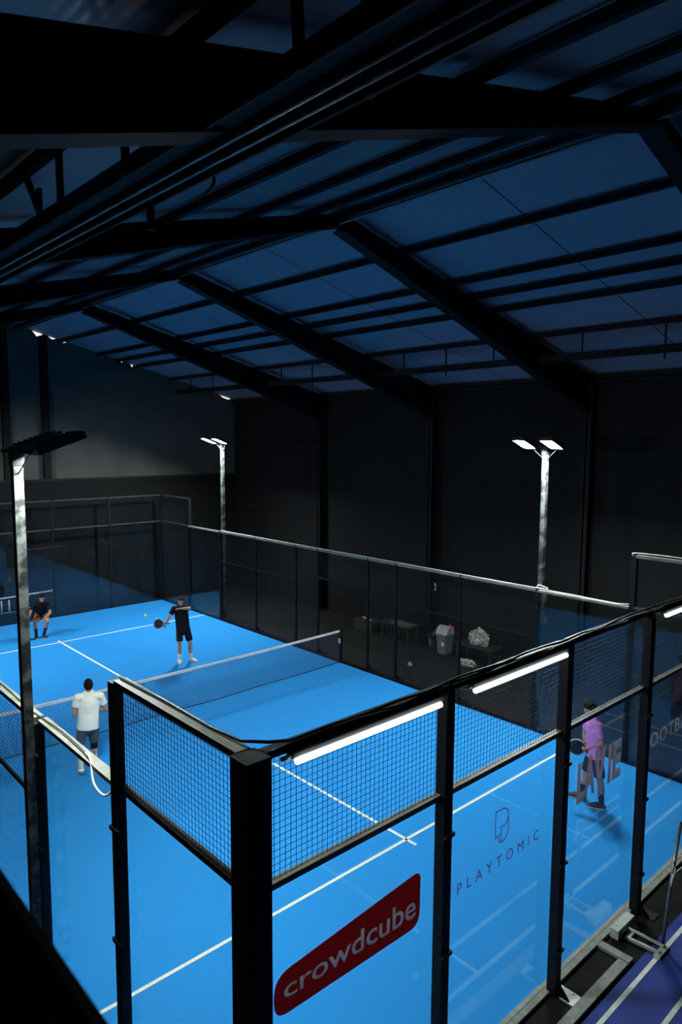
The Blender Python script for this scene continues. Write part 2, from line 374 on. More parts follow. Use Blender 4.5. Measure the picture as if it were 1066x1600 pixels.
# ------------------------------------------------------------------ fence parts
def post(x, y, h, label, sx=.1, sy=.1, plate=None, group=None, clamps=(), axis='x', bright=False):
    r = empty('fence_post', (x, y, 0), label, 'post', group)
    link('post', bevbox(-sx/2, sx/2, -sy/2, sy/2, 0, h, .006), M['steel'], r)
    if plate:
        px, py = plate
        bm = bmesh.new()
        ax, ay = (.02, .0) if px == 0 else (0, .02)
        # flared gusset then plate lying on the floor
        if px == 0:
            q = [(-.012, py*.05, .16), (-.012, py*.05, 0), (-.012, py*.2, 0)]
            a = [bm.verts.new(p) for p in q]; b = [bm.verts.new((p[0]+.024, p[1], p[2])) for p in q]
        else:
            q = [(px*.05, -.012, .16), (px*.05, -.012, 0), (px*.2, -.012, 0)]
            a = [bm.verts.new(p) for p in q]; b = [bm.verts.new((p[0], p[1]+.024, p[2])) for p in q]
        for i in range(3): bm.faces.new((a[i], a[(i+1) % 3], b[(i+1) % 3], b[i]))
        bm.faces.new(a); bm.faces.new(b[::-1])
        if px == 0:                                   # flare along the wall, as the photo shows
            q = [(.05, -.03, .2), (.05, .03, .2), (.05, .03, 0), (.05, -.03, 0)]
            a = [bm.verts.new(p) for p in q[:2]] + [bm.verts.new((.13, .03, 0)), bm.verts.new((.13, -.03, 0)), bm.verts.new((.05, .03, 0)), bm.verts.new((.05, -.03, 0))]
            for f in ((0, 1, 2, 3), (1, 4, 2), (0, 3, 5), (0, 5, 4, 1), (5, 3, 2, 4)): bm.faces.new([a[i] for i in f])
        link('gusset', bm, M['steel'], r)
        bp = bmesh.new()
        x0, x1 = (-.02, .16) if px == 0 else sorted((0, px*.26)); y0, y1 = sorted((0, py*.25)) if px == 0 else (-.09, .09)
        box(bp, x0, x1, y0, y1, -.012, .004)
        for cx, cy in ((.7, .75), (.3, .75), (.85, .3)):
            ball(bp, (x0 + (x1-x0)*cx, y0 + (y1-y0)*(cy if py < 0 else cy), .006), .011, seg=8, rings=6)
        link('base_plate', bp, M['whiteplate'] if bright else M['steel'], r)
    for z in clamps:
        bm = bmesh.new()
        if axis == 'x':
            box(bm, -.085, .07, -.075, -.05, z-.018, z+.018); ball(bm, (-.07, -.080, z), .018, seg=10, rings=6)
        else:
            box(bm, -.07, -.045, -.085, .06, z-.018, z+.018); ball(bm, (-.055, -.08, z), .02, seg=10, rings=6)
        link('glass_clamp', bm, M['steel'], r)
    return r

def glass(x0, x1, y0, y1, z1, label, group, rail=False):
    c = ((x0+x1)/2, (y0+y1)/2, 0)
    bm = bmesh.new(); box(bm, x0, x1, y0, y1, .03, z1, c)
    if not rail:
        o = link('glass_sheet', bm, M['glass'], loc=c); tag(o, label, 'glass panel', group); return o
    r = empty('glass_sheet', c, label, 'glass panel', group)
    link('pane', bm, M['glass'], r)
    bm = bevbox(-.06 + 0, .05, y0 - .01, y1 + .01, z1, z1 + .045, .005, (0, c[1], 0)); link('top_rail', bm, M['rail'], r)
    return r

def mesh_panel(axis, c, a0, a1, z0, z1, label, group, rails, wire=.0022, step=.05, topw=.10, rm='rail'):
    """axis 'x': runs along x at y=c; axis 'y': runs along y at x=c"""
    org = V((( a0 + a1) / 2, c, z0)) if axis == 'x' else V((c, (a0 + a1) / 2, z0))
    r = empty('mesh_fence', org, label, 'fence panel', group)
    P = (lambda a, z, o=0: V((a, c + o, z)) - org) if axis == 'x' else (lambda a, z, o=0: V((c + o, a, z)) - org)
    bm = bmesh.new()
    n = round((a1 - a0) / step)
    for i in range(1, n): bar(bm, P(a0 + (a1-a0)*i/n, z0 + .01), P(a0 + (a1-a0)*i/n, z1 - .01), wire, caps=False)
    n = round((z1 - z0) / step)
    for i in range(1, n): bar(bm, P(a0, z0 + (z1-z0)*i/n, .004), P(a1, z0 + (z1-z0)*i/n, .004), wire, caps=False)
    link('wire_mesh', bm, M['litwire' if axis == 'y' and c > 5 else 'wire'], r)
    for z, hh, w, name, mm in rails:
        bm = bmesh.new(); A, B = P(a0 - .0, z, -w/2), P(a1 + .0, z + hh, w/2)
        x0, x1 = sorted((A.x, B.x)); y0, y1 = sorted((A.y, B.y))
        link(name, bevbox(x0, x1, y0, y1, A.z, B.z, .004), M[mm], r)
    return r

# near end wall
PY = -.045
near_clamps = [2.66, 1.54, .52]
post(-.03, -.03, 4.0, 'thick black corner post standing nearest the camera', .2, .2, clamps=())
for i, x in enumerate((2, 4, 6, 8, 10)):
    post(x, PY, 3.98, f'black post of the near end wall, {ORD[i]} from the thick corner post', .11, .11, plate=(0, -1), group='posts of the near end wall', clamps=near_clamps, bright=(x == 4))
txt = ['with the red oval sign', 'with thin red lettering and a racket-shaped outline', 'with tall mauve letters', 'with pale lettering starting with F', 'last before the far right corner']
for i in range(5):
    glass(2*i + .015 + (.07 if i == 0 else 0), 2*i + 1.985, .034, .046, 2.98, f'clear glass panel of the near end wall, {txt[i]}', 'glass panels of the near end wall')
    mesh_panel('x', -.02, 2*i + (.07 if i == 0 else .055), 2*i + 1.945, 2.99, 3.99, f'square wire mesh above the near wall glass, {ORD[i]} bay from the thick corner post', 'mesh strips above the near end wall',
               [(2.985, .05, .07, 'bottom_rail', 'rail'), (3.95, .05, .10, 'top_rail', 'steel')])
# side walls (x=0 balcony side, x=10 lamp side)
for X, s, sn in ((0, -1, 'balcony side'), (10, 1, 'lamp side')):
    G = f'glass panels, {sn}'
    for y0, y1, l in ((0.05, 2, 'next to the near corner'), (2, 4, 'under the low rail beside the near light pole'), (16, 18, 'under the low rail beside the far light pole'), (18, 20, 'next to the far corner')):
        glass(X - .006 + s*.0, X + .006 + s*.0, y0 + .052, y1 - .052, 2.98, f'side glass panel, {sn}, {l}', G, rail=y0 in (2, 16))
    for y0, y1, l in ((0.07, 1.95, 'near corner'), (18.05, 19.95, 'far corner')):
        mesh_panel('y', X + s*.02, y0, y1, 2.99, 3.99, f'raised wire mesh strip above the side glass, {sn}, {l}', f'raised mesh strips, {sn}',
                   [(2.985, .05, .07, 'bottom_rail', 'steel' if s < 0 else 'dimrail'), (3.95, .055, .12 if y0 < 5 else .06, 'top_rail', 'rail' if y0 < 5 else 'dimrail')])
    ys = [4, 6, 8, 9, 11, 12, 14, 16]
    k = 0
    for y0, y1 in zip(ys, ys[1:]):
        low = 2.2 if (y0 == 9) else 0.05
        l = 'above the gate opening at the net' if y0 == 9 else f'{ORD[k]} bay from the near light pole'
        k += 0 if y0 == 9 else 1
        rails = [(2.975, .05, .11, 'top_rail', 'rail') if s < 0 else (2.975, .05, .045, 'top_rail', 'rail')]
        if y0 == 9: rails += [(2.19, .05, .05, 'bottom_rail', 'steel')]
        else: rails += [(1.98, .035, .04, 'middle_rail', 'steel'), (0.03, .04, .04, 'bottom_rail', 'steel')]
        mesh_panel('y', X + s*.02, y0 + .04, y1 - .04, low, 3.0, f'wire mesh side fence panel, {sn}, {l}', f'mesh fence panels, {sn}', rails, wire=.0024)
    for i, (y, h) in enumerate(((2, 4.0), (4, 3.0), (6, 3.0), (8, 3.0), (9, 3.0), (11, 3.0), (12, 3.0), (14, 3.0), (16, 3.0), (18, 4.0))):
        post(X + s*.04, y, h - .02, f'black post of the {sn} fence, {ORD[i]} from the near end', .1 if y in (2, 4, 16, 18) else .06, .1 if y in (2, 4, 16, 18) else .06,
             plate=(s, 0), group=f'posts of the {sn} fence', clamps=(2.63, 1.55, .45) if y in (2, 4) else (), axis='y')
# far end
for i in range(5):
    glass(2*i + .015, 2*i + 1.985, 19.994, 20.006, 2.98, f'far end glass panel, {ORD[i]} from the balcony side', 'glass panels of the far end wall')
    mesh_panel('x', 20.03, 2*i + .04, 2*i + 1.96, 2.99, 3.99, f'mesh strip above the far end glass, {ORD[i]} from the balcony side', 'mesh strips above the far end wall',
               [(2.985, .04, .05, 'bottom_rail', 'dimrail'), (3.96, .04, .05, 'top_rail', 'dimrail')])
for i in range(6):
    post(2*i, 20.06, 3.98, f'black post of the far end wall, {ORD[i]} from the balcony side', .08, .08, plate=(0, 1), group='posts of the far end wall')

# ------------------------------------------------------------------ light poles
def light_pole(x, y, s, label):
    """s: direction of the court (+1 = toward +x)"""
    r = empty('light_pole', (x, y, 0), label, 'light pole', 'floodlight poles around the court')
    link('pole', bevbox(-.05, .05, -.05, .05, 0, 5.86, .006), M['pole'], r)
    link('pole_cap', bevbox(-.06, .06, -.06, .06, 5.80, 5.95, .006), M['lamp'], r)
    bm = bmesh.new(); box(bm, -.025, .025, -.42, .42, 5.93, 5.97); link('crossarm', bm, M['lamp'], r)
    tilt = math.radians(20)
    for dy in (-.31, .31):
        R = Matrix.Translation((s * .04, dy, 5.95)) @ Matrix.Rotation(-s * tilt, 4, 'Y')
        bm = bmesh.new(); x0, x1 = sorted((s * .02, s * .55))
        bm2 = bevbox(x0, x1, -.15, .15, -.015, .035, .006)
        for a in ((x0, x0 + .035, -.15, .15), (x1 - .035, x1, -.15, .15), (x0, x1, -.15, -.125), (x0, x1, .125, .15)): box(bm2, *a, -.045, -.01)
        bm2.transform(R)
        fl = link('floodlight', bm2, M['lamp'], r)
        bm.free(); bm = bmesh.new()
        for k in range(7):
            xa = x0 + .06 + k * .062; box(bm, xa, xa + .012, -.12, .12, .03, .055)
        bm.transform(R); link('heat_sink', bm, M['lamp'], fl)
        bm = bmesh.new(); box(bm, x0 + .05, x1 - .04, -.12, .12, -.026, -.018); bm.transform(R); link('led_face', bm, M['led'], fl)
        bm = bmesh.new(); tube(bm, [(s*.05, dy*.9, 5.93), (s*.02, dy*.45, 5.80), (0, dy*.15, 5.72)], .008); link('lamp_cable', bm, M['cable'], fl)
    return r
light_pole(-.15, 4.0, 1, 'tall light pole near the balcony with two dark lamp heads seen from behind')
light_pole(-.15, 16.0, 1, 'light pole at the far end of the balcony side')
light_pole(10.15, 4.0, -1, 'light pole with two glaring lamps nearest on the lamp side')
light_pole(10.15, 16.0, -1, 'more distant light pole with two glaring lamps on the lamp side')

# ------------------------------------------------------------------ batten lights on near wall
for x0, x1, l in ((.30, 1.85, 'beside the thick corner post'), (2.33, 3.88, 'in the second bay from the corner'), (6.34, 7.88, 'in the fourth bay, at the photo edge')):
    r = empty('batten_light', ((x0+x1)/2, -.09, 3.9), f'glowing white tube light on the near wall, {l}', 'tube light', 'tube lights on the near end wall')
    h = (x1 - x0) / 2
    link('housing', bevbox(-h - .04, h + .04, -.02, .05, .01, .06, .01), M['batten'], r)
    bm = bmesh.new(); tube(bm, [(-h, -.014, -.012), (h, -.014, -.012)], .025, 12); link('tube', bm, M['tube'], r, True)
    bm = bmesh.new(); tube(bm, [(-h - .12, 0, .03), (-h - .04, 0, .03)], .016, 10); link('connector', bm, M['wcable'], r, True)
# cables along the top rail
def wavy(x0, x1, n, y, z, amp, seed):
    rnd = random.Random(seed)
    return smooth_path([(x0 + (x1-x0)*i/n, y + rnd.uniform(-amp, amp), z + rnd.uniform(-amp, amp*.4)) for i in range(n+1)], 4)
bm = bmesh.new(); tube(bm, [V((-.02, 1.95, 4.02)), V((.0, 1.2, 4.025)), V((.0, .5, 4.02)), V((.02, .15, 4.03)), V((.12, -.02, 4.05))] + [V(p) for p in wavy(.3, 9.9, 26, -.03, 4.02, .018, 3)], .012, 6)
tag(link('power_cable', bm, M['cable'], smooth=True), 'black cable bending round the thick corner post and along the top rail', 'cable')
bm = bmesh.new(); tube(bm, wavy(.1, 9.9, 24, -.075, 4.0, .02, 5), .009, 6)
tag(link('power_cable', bm, M['cable'], smooth=True), 'second thin black cable sagging along the outside of the near top rail', 'cable')
bm = bmesh.new(); tube(bm, wavy(3.0, 9.9, 18, -.085, 4.03, .022, 9), .006, 6)
tag(link('power_cable', bm, M['galv'], smooth=True), 'thin greyish wire draped over the near top rail beyond the first tube light', 'cable')
bm = bmesh.new(); tube(bm, smooth_path([(-.02, 6.5, 3.035), (-.01, 5.2, 3.04), (-.03, 4.3, 3.035), (.0, 3.4, 3.05), (-.02, 2.75, 3.05)]), .008, 6)
tag(link('thin_cable', bm, M['cable'], smooth=True), 'thin dark cable lying on the low side rail', 'cable')
bm = bmesh.new(); tube(bm, smooth_path([(-.02, 2.75, 3.055), (-.04, 2.6, 3.05), (-.09, 2.42, 2.9), (-.09, 2.22, 2.86), (-.08, 2.08, 2.93), (-.06, 2.04, 3.02)]), .011, 6)
tag(link('loose_cable', bm, M['wcable'], smooth=True), 'pale loose cable looping down from the end of the low side rail', 'cable')
# bright cable on far side rail
bm = bmesh.new(); tube(bm, [V(p) for p in smooth_path([(10.03, 16, 3.05), (10.03, 12, 3.045), (10.03, 8, 3.05), (10.03, 4.05, 3.05), (10.04, 4.0, 3.12), (10.03, 3.95, 3.05), (10.03, 3.2, 3.04), (10.03, 2.1, 3.05), (10.04, 2.02, 3.3), (10.04, 2.0, 3.9), (10.03, 1.9, 4.04), (10.03, .1, 4.03)], 4)], .009, 6)
tag(link('rail_cable', bm, M['wcable'], smooth=True), 'pale cable following the top of the lamp side fence', 'cable')

# ------------------------------------------------------------------ net
t = empty('court_net', (5, 10, 0), 'court net with a white top band across the middle of the blue court', 'net')
bm = bmesh.new()
def netz(x): return .90 - .04 * math.sin(math.pi * x / 10)
def nety(x, k): return 10.0 - (1 - k) * (.02 + .10 * math.sin(math.pi * x / 10) * (1 + .25 * math.sin(x * 2.3)))
N, R_ = 236, 20
for i in range(N + 1):
    x = .06 + 9.88 * i / N; bar(bm, (x, nety(x, 0), .03), (x, 10.0, netz(x)), .0032, caps=False)
for j in range(R_ + 1):
    k = j / R_
    pts = [(.06 + 9.88 * i / 40, nety(.06 + 9.88 * i / 40, k), .03 + (netz(.06 + 9.88*i/40) - .03) * k) for i in range(41)]
    for a, b in zip(pts, pts[1:]): bar(bm, a, b, .0032, caps=False)
sub('netting', bm, M['netcord'], t)
bm = bmesh.new(); tube(bm, [(.06 + 9.88*i/60, nety(.06 + 9.88*i/60, 0), .028) for i in range(61)], .011, 6); sub('bottom_cord', bm, M['netcord'], t, True)
bm = bmesh.new()
ringp = None
for i in range(41):
    x = .04 + 9.92 * i / 40; z = netz(x)
    vs = [bm.verts.new((x, 10 + dy, z + dz)) for dy, dz in ((-.008, -.045), (.008, -.045), (.008, .015), (-.008, .015))]
    if ringp:
        for k in range(4): bm.faces.new((ringp[k], ringp[(k+1) % 4], vs[(k+1) % 4], vs[k]))
    else: bm.faces.new(vs)
    ringp = vs
bm.faces.new(ringp[::-1]); band = sub('top_band', bm, M['band'], t)
for x in (.9, 2.0, 3.05, 4.15, 5.3, 6.5, 7.7, 8.9):
    bm = bmesh.new(); z = netz(x) - .014
    pts = [(x + .40 * (i/22 - .5), 9.990, z + .010 * math.sin(i * 1.9) * (1 if i % 3 else .3)) for i in range(23)]
    tube(bm, pts, .0035, 5); o = sub('band_print', bm, M['bandprint'], t); o.parent = band; o.matrix_parent_inverse = Matrix(); 
for x, l in ((-.0, 'balcony side'), (10.0, 'lamp side')):
    r = empty('net_post', (x, 10, 0), f'black post holding the court net, {l}', 'post')
    link('post', bevbox(-.04, .04, -.04, .04, 0, .95), M['steel'], r)
    link('winder', bevbox(-.055, -.035 if x > 5 else .055, -.03, .03, .55, .68), M['whiteplate'], r)

# ------------------------------------------------------------------ lettering on glass
def text_mesh(s, spacing=1.0, shear=0.0, offset=0.0):
    c = bpy.data.curves.new('txt', 'FONT'); c.body = s; c.space_character = spacing; c.shear = shear; c.offset = offset; c.resolution_u = 4
    o = bpy.data.objects.new('txt', c); COL.objects.link(o)
    bpy.context.view_layer.update()
    me = bpy.data.meshes.new_from_object(o.evaluated_get(bpy.context.evaluated_depsgraph_get()))
    bpy.data.objects.remove(o); bpy.data.curves.remove(c)
    xs = [v.co.x for v in me.vertices]; ys = [v.co.y for v in me.vertices]
    return me, min(xs), max(xs), min(ys), max(ys)
def place_text(name, s, x0, x1, zf, y, m, parent=None, thick=.0012, **kw):
    """zf(u, v): height for u in 0..1 along the word and v in 0..1 up the letters"""
    me, a, b, c, d = text_mesh(s, **kw)
    bm = bmesh.new(); bm.from_mesh(me); bpy.data.meshes.remove(me); bmesh.ops.remove_doubles(bm, verts=bm.verts, dist=1e-4)
    for v in bm.verts:
        u, w = (v.co.x - a) / (b - a), (v.co.y - c) / (d - c)
        v.co = V((x0 + (x1 - x0) * u, y, zf(u, w)))
    r = bmesh.ops.extrude_face_region(bm, geom=bm.faces[:])
    for v in [e for e in r['geom'] if isinstance(e, bmesh.types.BMVert)]: v.co.y += thick
    o = link(name, bm, M[m])
    if parent: o.data.transform(Matrix.Translation(-V(parent.location))); o.parent = parent
    return o
# rounded, tapering red sign
def rounded(poly, rad, k=6):
    out = []; n = len(poly)
    for i in range(n):
        p, a, b = V(poly[i]), V(poly[i-1]), V(poly[(i+1) % n]); r = rad[i]
        d1, d2 = (a - p).normalized(), (b - p).normalized()
        q1, q2 = p + d1 * r, p + d2 * r
        for j in range(k + 1):
            t_ = j / k; out.append(tuple(q1 * (1-t_)**2 + p * 2 * t_ * (1-t_) + q2 * t_**2))
    return out
t = empty('glass_sign', (1, .03, 2.1), 'dark red tapering rounded sign with grey lowercase word on the glass', 'sign')
bm = extrude_xz(rounded([(.20, 1.90), (1.79, 1.86), (1.80, 2.37), (.20, 2.235)], [.13, .13, .10, .15]), .0320, .0338)
back = sub('sign_backing', bm, M['redfilm'], t)  # red backing film of the sign, letters get cut through it
word = place_text('lettering', 'crowdcube', .29, 1.74, lambda u, w: (2.015 - .055 * u) + w * (.15 + .075 * u), .0322, 'greyfilm', t, offset=.012)
cut = word.copy(); cut.data = word.data.copy(); COL.objects.link(cut); cut.parent = None; cut.location = t.location
for v in cut.data.vertices: v.co.y += (-.01 if v.co.y < .0028 else .01)
bo = back.modifiers.new('b', 'BOOLEAN'); bo.operation = 'DIFFERENCE'; bo.object = cut; bo.solver = 'MANIFOLD'
bpy.context.view_layer.update()
nm = bpy.data.meshes.new_from_object(back.evaluated_get(bpy.context.evaluated_depsgraph_get()))
back.modifiers.clear(); back.data = nm; nm.materials.clear(); nm.materials.append(M['redfilm']); bpy.data.objects.remove(cut)
t = empty('glass_lettering', (5, .03, 2), 'x', 'lettering')
for ch, xa, xb, za, zb in (('L', 4.49, 4.67, 1.97, 2.46), ('A', 4.655, 4.90, 1.98, 2.49), ('V', 4.88, 5.16, 1.88, 2.49), ('I', 5.225, 5.30, 1.97, 2.46), ('E', 5.335, 5.56, 1.97, 2.46)):
    place_text('letter', ch, xa, xb, lambda u, w: za + w * (zb - za), .0327, 'mauve', t, offset=.05)
tag(t, 'tall mauve two-word lettering on the glass in front of the player in pink', 'lettering')
t = place_text('glass_lettering', 'FOOTBALL', 6.23, 7.94, lambda u, w: 2.045 + w * .20, .0327, 'greyfilm', offset=.012, spacing=1.15)
tag(t, 'pale capital lettering starting with F on the glass at the photo edge', 'lettering')
t = empty('glass_lettering', (3, .03, 1.9), 'thin red widely spaced capitals below a racket-shaped outline on the glass', 'lettering')
place_text('lettering', 'PLAYTOMIC', 2.32, 3.71, lambda u, w: 1.885 + w * .11, .0327, 'thinred', t, spacing=1.75, offset=-.004)
bm = bmesh.new()
def flatline(bm, pts, w, y, th=.0012):
    pts = [V((x, 0, z)) for x, z in pts]
    for a, b in zip(pts, pts[1:]):
        d = (b - a).normalized(); n = V((-d.z, 0, d.x)) * w / 2; a = a - d * w * .4; b = b + d * w * .4
        q = [a + n, b + n, b - n, a - n]
        f = [bm.verts.new((p.x, y, p.z)) for p in q]; g = [bm.verts.new((p.x, y + th, p.z)) for p in q]
        bm.faces.new(f); bm.faces.new(g[::-1])
        for i in range(4): bm.faces.new((f[i], g[i], g[(i+1) % 4], f[(i+1) % 4]))
flatline(bm, [(2.91, 2.21), (2.91, 2.475), (3.04, 2.475), (3.09, 2.455), (3.12, 2.42), (3.13, 2.37), (3.13, 2.20), (3.10, 2.15), (3.06, 2.13), (3.01, 2.13), (3.01, 2.29), (3.07, 2.29), (3.11, 2.33), (3.13, 2.37)], .012, .0327)
flatline(bm, [(2.91, 2.21), (2.97, 2.21), (3.01, 2.23)], .012, .0327); flatline(bm, [(2.975, 2.15), (2.975, 2.21)], .010, .0327); flatline(bm, [(2.975, 2.15), (3.01, 2.13)], .010, .0327)
sub('outline_logo', bm, M['thinred'], t)

# ------------------------------------------------------------------ goal stand outside, bottom right
t = empty('net_stand', (5.5, -.35, 0), 'worn grey metal net stand with a box foot and slanting tube outside the glass', 'stand')
sub('box_foot', bevbox(5.28, 5.72, -.17, -.06, .02, .14), M['box'], t)
bm = bmesh.new(); bar(bm, (5.50, -.13, .09), (5.56, -.60, .05), .018); sub('arm', bm, M['box'], t)
bm = bmesh.new(); bar(bm, (5.40, -.20, .03), (5.44, -.60, .03), .024); sub('arm', bm, M['box'], t)
sub('bracket', bevbox(5.39, 5.53, -.26, -.20, .0, .05), M['box'], t)
sub('floor_plate', bevbox(5.36, 5.64, -.64, -.56, .0, .03), M['box'], t)
bm = bmesh.new(); tube(bm, [(5.60, -.57, .02), (5.75, -.56, .62), (5.99, -.55, 1.42)], .022, 10); sub('upright_tube', bm, M['galv'], t, True)
bm = bmesh.new(); tube(bm, [(5.985, -.575, 1.38), (5.995, -.575, 1.42), (5.998, -.55, 1.43)], .026, 10); sub('tube_end', bm, M['lamp'], t)
bm = bmesh.new(); tube(bm, smooth_path([(5.70, -.59, .75), (5.78, -.60, .95), (5.74, -.585, 1.03), (5.82, -.57, 1.02), (6.2, -.57, .98), (6.9, -.57, 1.0)]), .006, 6); sub('rope', bm, M['wcable'], t, True)
bm = bmesh.new(); tube(bm, smooth_path([(5.68, -.59, .80), (5.80, -.58, .86), (6.2, -.57, .82), (6.9, -.57, .84)]), .006, 6); sub('rope', bm, M['wcable'], t, True)

# ------------------------------------------------------------------ things along the lamp wall
t = empty('waste_bin', (12.95, 8.75, 0), 'grey swing-lid waste bin standing near the lamp wall', 'bin')
bm = bmesh.new()
vs = []
for z, h in ((-.06, .15), (.52, .19)):
    vs.append([bm.verts.new((sx*h, sy*h, z)) for sx, sy in ((-1, -1), (1, -1), (1, 1), (-1, 1))])
for i in range(4): bm.faces.new((vs[0][i], vs[0][(i+1) % 4], vs[1][(i+1) % 4], vs[1][i]))
bm.faces.new(vs[0][::-1]); bm.faces.new(vs[1]); bmesh.ops.bevel(bm, geom=bm.edges[:], offset=.02, segments=2, affect='EDGES')
link('body', bm, M['bin'], t)
bm = bmesh.new(); q = [(-.2, .52), (.2, .52), (.16, .68), (.02, .76), (-.12, .70)]
bm = extrude_xz(q, -.2, .2); bmesh.ops.bevel(bm, geom=bm.edges[:], offset=.012, segments=1, affect='EDGES'); link('lid', bm, M['binlid'], t)
bm = bmesh.new(); box(bm, -.175, -.165, -.10, -.02, .20, .34); link('bin_label', bm, M['band'], t)

def bench(x0, x1, y0, y1, z, label):
    r = empty('bench', ((x0+x1)/2, (y0+y1)/2, 0), label, 'bench')
    sub('seat', bevbox(x0, x1, y0, y1, z - .04, z), M['wood'], r)
    for x in (x0 + .06, x1 - .06):
        for y in (y0 + .08, y1 - .08): sub('leg', bevbox(x-.025, x+.025, y-.025, y+.025, -.06, z - .04), M['wood'], r)
bench(12.66, 13.25, 6.95, 8.2, .45, 'dark low bench by the lamp wall carrying pale crumpled wrapping')
bench(12.75, 13.3, 9.98, 11.2, .45, 'dark low bench by the lamp wall carrying a flat brown card')
def crumple(c, s, seed, label, m, name='wrapping', cat='wrapping'):
    bm = bmesh.new(); bmesh.ops.create_icosphere(bm, subdivisions=4, radius=1)
    for v in bm.verts:
        n = noise.noise(v.co * 2.3 + V((seed, 0, 0))) * .5 + noise.noise(v.co * 5.1 + V((0, seed, 0))) * .3
        v.co = v.co * (1 + n); v.co = V((v.co.x*s[0], v.co.y*s[1], max(v.co.z*s[2], -s[2]*.6)))
    mz = min(v.co.z for v in bm.verts)
    for v in bm.verts: v.co.z -= mz
    tag(link(name, bm, M[m], loc=c), label, cat)
crumple((12.95, 7.55, .45), (.16, .30, .26), 3.1, 'pale crumpled plastic wrapping heaped on the bench', 'paper')
crumple((12.55, 7.62, -.06), (.12, .24, .10), 8.7, 'small pale crumpled wrapping on the floor in front of the bench', 'paper')
crumple((13.45, 8.95, .42), (.09, .12, .13), 1.3, 'bright red bundled garment behind the grey bin', 'redc', 'red_garment', 'garment')
bm = bmesh.new(); box(bm, 13.3, 13.6, 8.7, 9.2, -.06, .42); tag(link('storage_box', bm, M['wood']), 'dark box under the red garment', 'box')
bm = bevbox(12.8, 13.2, 10.05, 10.85, .452, .47, .003); tag(link('cardboard_sheet', bm, M['card']), 'flat brown cardboard sheet lying on the bench', 'cardboard')
crumple((10.55, 7.95, .3), (.05, .05, .05), 5, 'small white rag beside the fence near the gate', 'paper', 'rag', 'rag')
bm = bmesh.new(); box(bm, 10.5, 10.6, 7.9, 8.0, -.06, .3); tag(link('low_stand', bm, M['wood']), 'small dark block under the white rag beside the fence', 'block')
t = empty('potted_plant', (13.2, 9.42, -.06), 'small dark potted plant beside the grey bin', 'plant')
bm = bmesh.new(); bar(bm, (0, 0, 0), (0, 0, .24), .09, 14, .13); link('pot', bm, M['pot'], t)
bm = bmesh.new()
for i in range(46):
    a = random.uniform(0, 6.28); l = random.uniform(.18, .36); e = random.uniform(.5, 1.3)
    d = V((math.cos(a)*math.cos(e), math.sin(a)*math.cos(e), math.sin(e))); p = V((0, 0, .22)); q = p + d*l
    sd = d.cross(V((0, 0, 1))).normalized() * .025; md = p + d*l*.6
    bm.faces.new([bm.verts.new(x) for x in (p, md + sd, q - V((0, 0, .05)), md - sd)])
link('leaves', bm, M['leaf'], t)
t = empty('wall_notice', (XR - .01, 9.86, 1.6), 'small pale notice fixed to the lamp wall', 'notice')
link('notice_sheet', bevbox(-.012, 0, -.07, .07, -.12, .12, .002), M['whiteplate'], t)
bm = bmesh.new(); box(bm, -.014, -.011, -.03, .03, -.07, .04); link('notice_mark', bm, M['lamp'], t)
bm = bmesh.new(); bar(bm, (13.1, 12.3, .30), (12.9, 11.7, .33), .015, 8)
t = tag(link('leaning_tube', bm, M['whiteplate']), 'short pale tube lying on the box by the lamp wall', 'tube')
bm = bmesh.new(); box(bm, 12.8, 13.3, 11.6, 12.4, -.06, .285); tag(link('storage_box', bm, M['wood']), 'dark box under the short pale tube', 'box')
# metal bench behind far glass
t = empty('metal_bench', (4.9, 20.38, 0), 'thin silver framed bench behind the far end glass', 'bench')
bm = bmesh.new(); tube(bm, [(3.6, 20.38, .80), (6.1, 20.38, .86)], .025, 8); sub('back_rail', bm, M['whiteplate'], t, True)
for x in (4.38, 4.62):
    bm = bmesh.new(); tube(bm, [(x, 20.36, .35), (x, 20.36, .74)], .022, 8); sub('upright', bm, M['whiteplate'], t, True)
bm = bmesh.new(); tube(bm, smooth_path([(5.3, 20.38, .83), (5.05, 20.35, .5), (4.9, 20.3, .33), (5.3, 20.3, .42)]), .012, 6); sub('brace', bm, M['galv'], t, True)
bm = bmesh.new(); tube(bm, [(3.8, 20.3, .34), (5.0, 20.3, .34)], .02, 8); sub('seat_rail', bm, M['galv'], t, True)
for x in (3.8, 4.95):
    bm = bmesh.new(); tube(bm, [(x, 20.3, -.06), (x, 20.38, .82)], .018, 8); sub('leg', bm, M['galv'], t, True)

# ------------------------------------------------------------------ people
def loft(bm, P0, P1, r0, r1, side=None, f=1.0, round0=True, round1=True, n=20):
    """tapered limb segment; elliptical when f != 1 (f scales the thickness across `side`)"""
    P0, P1 = V(P0), V(P1); d = P1 - P0; L = d.length; d.normalize()
    if side is None: u, w = frame_of(d)
    else:
        u = V(side); u = (u - d * u.dot(d)).normalized(); w = d.cross(u)
    secs = []
    if round0: secs += [(-math.cos(a) * r0 * .9, r0 * max(math.sin(a), .02)) for a in (0.05, .5, 1.0)]
    k = 5
    secs += [(L * i / k, r0 + (r1 - r0) * i / k) for i in range(k + 1)]
    if round1: secs += [(L + math.sin(a) * r1 * .9, r1 * max(math.cos(a), .02)) for a in (.55, 1.05, 1.52)]
    rings = []
    for t_, r in secs:
        c = P0 + d * t_
        rings.append([bm.verts.new(c + u * math.cos(2*math.pi*i/n) * r + w * math.sin(2*math.pi*i/n) * r * f) for i in range(n)])
    for a, b in zip(rings, rings[1:]):
        for i in range(n): bm.faces.new((a[i], a[(i+1) % n], b[(i+1) % n], b[i]))
    bm.faces.new(rings[0][::-1]); bm.faces.new(rings[-1])

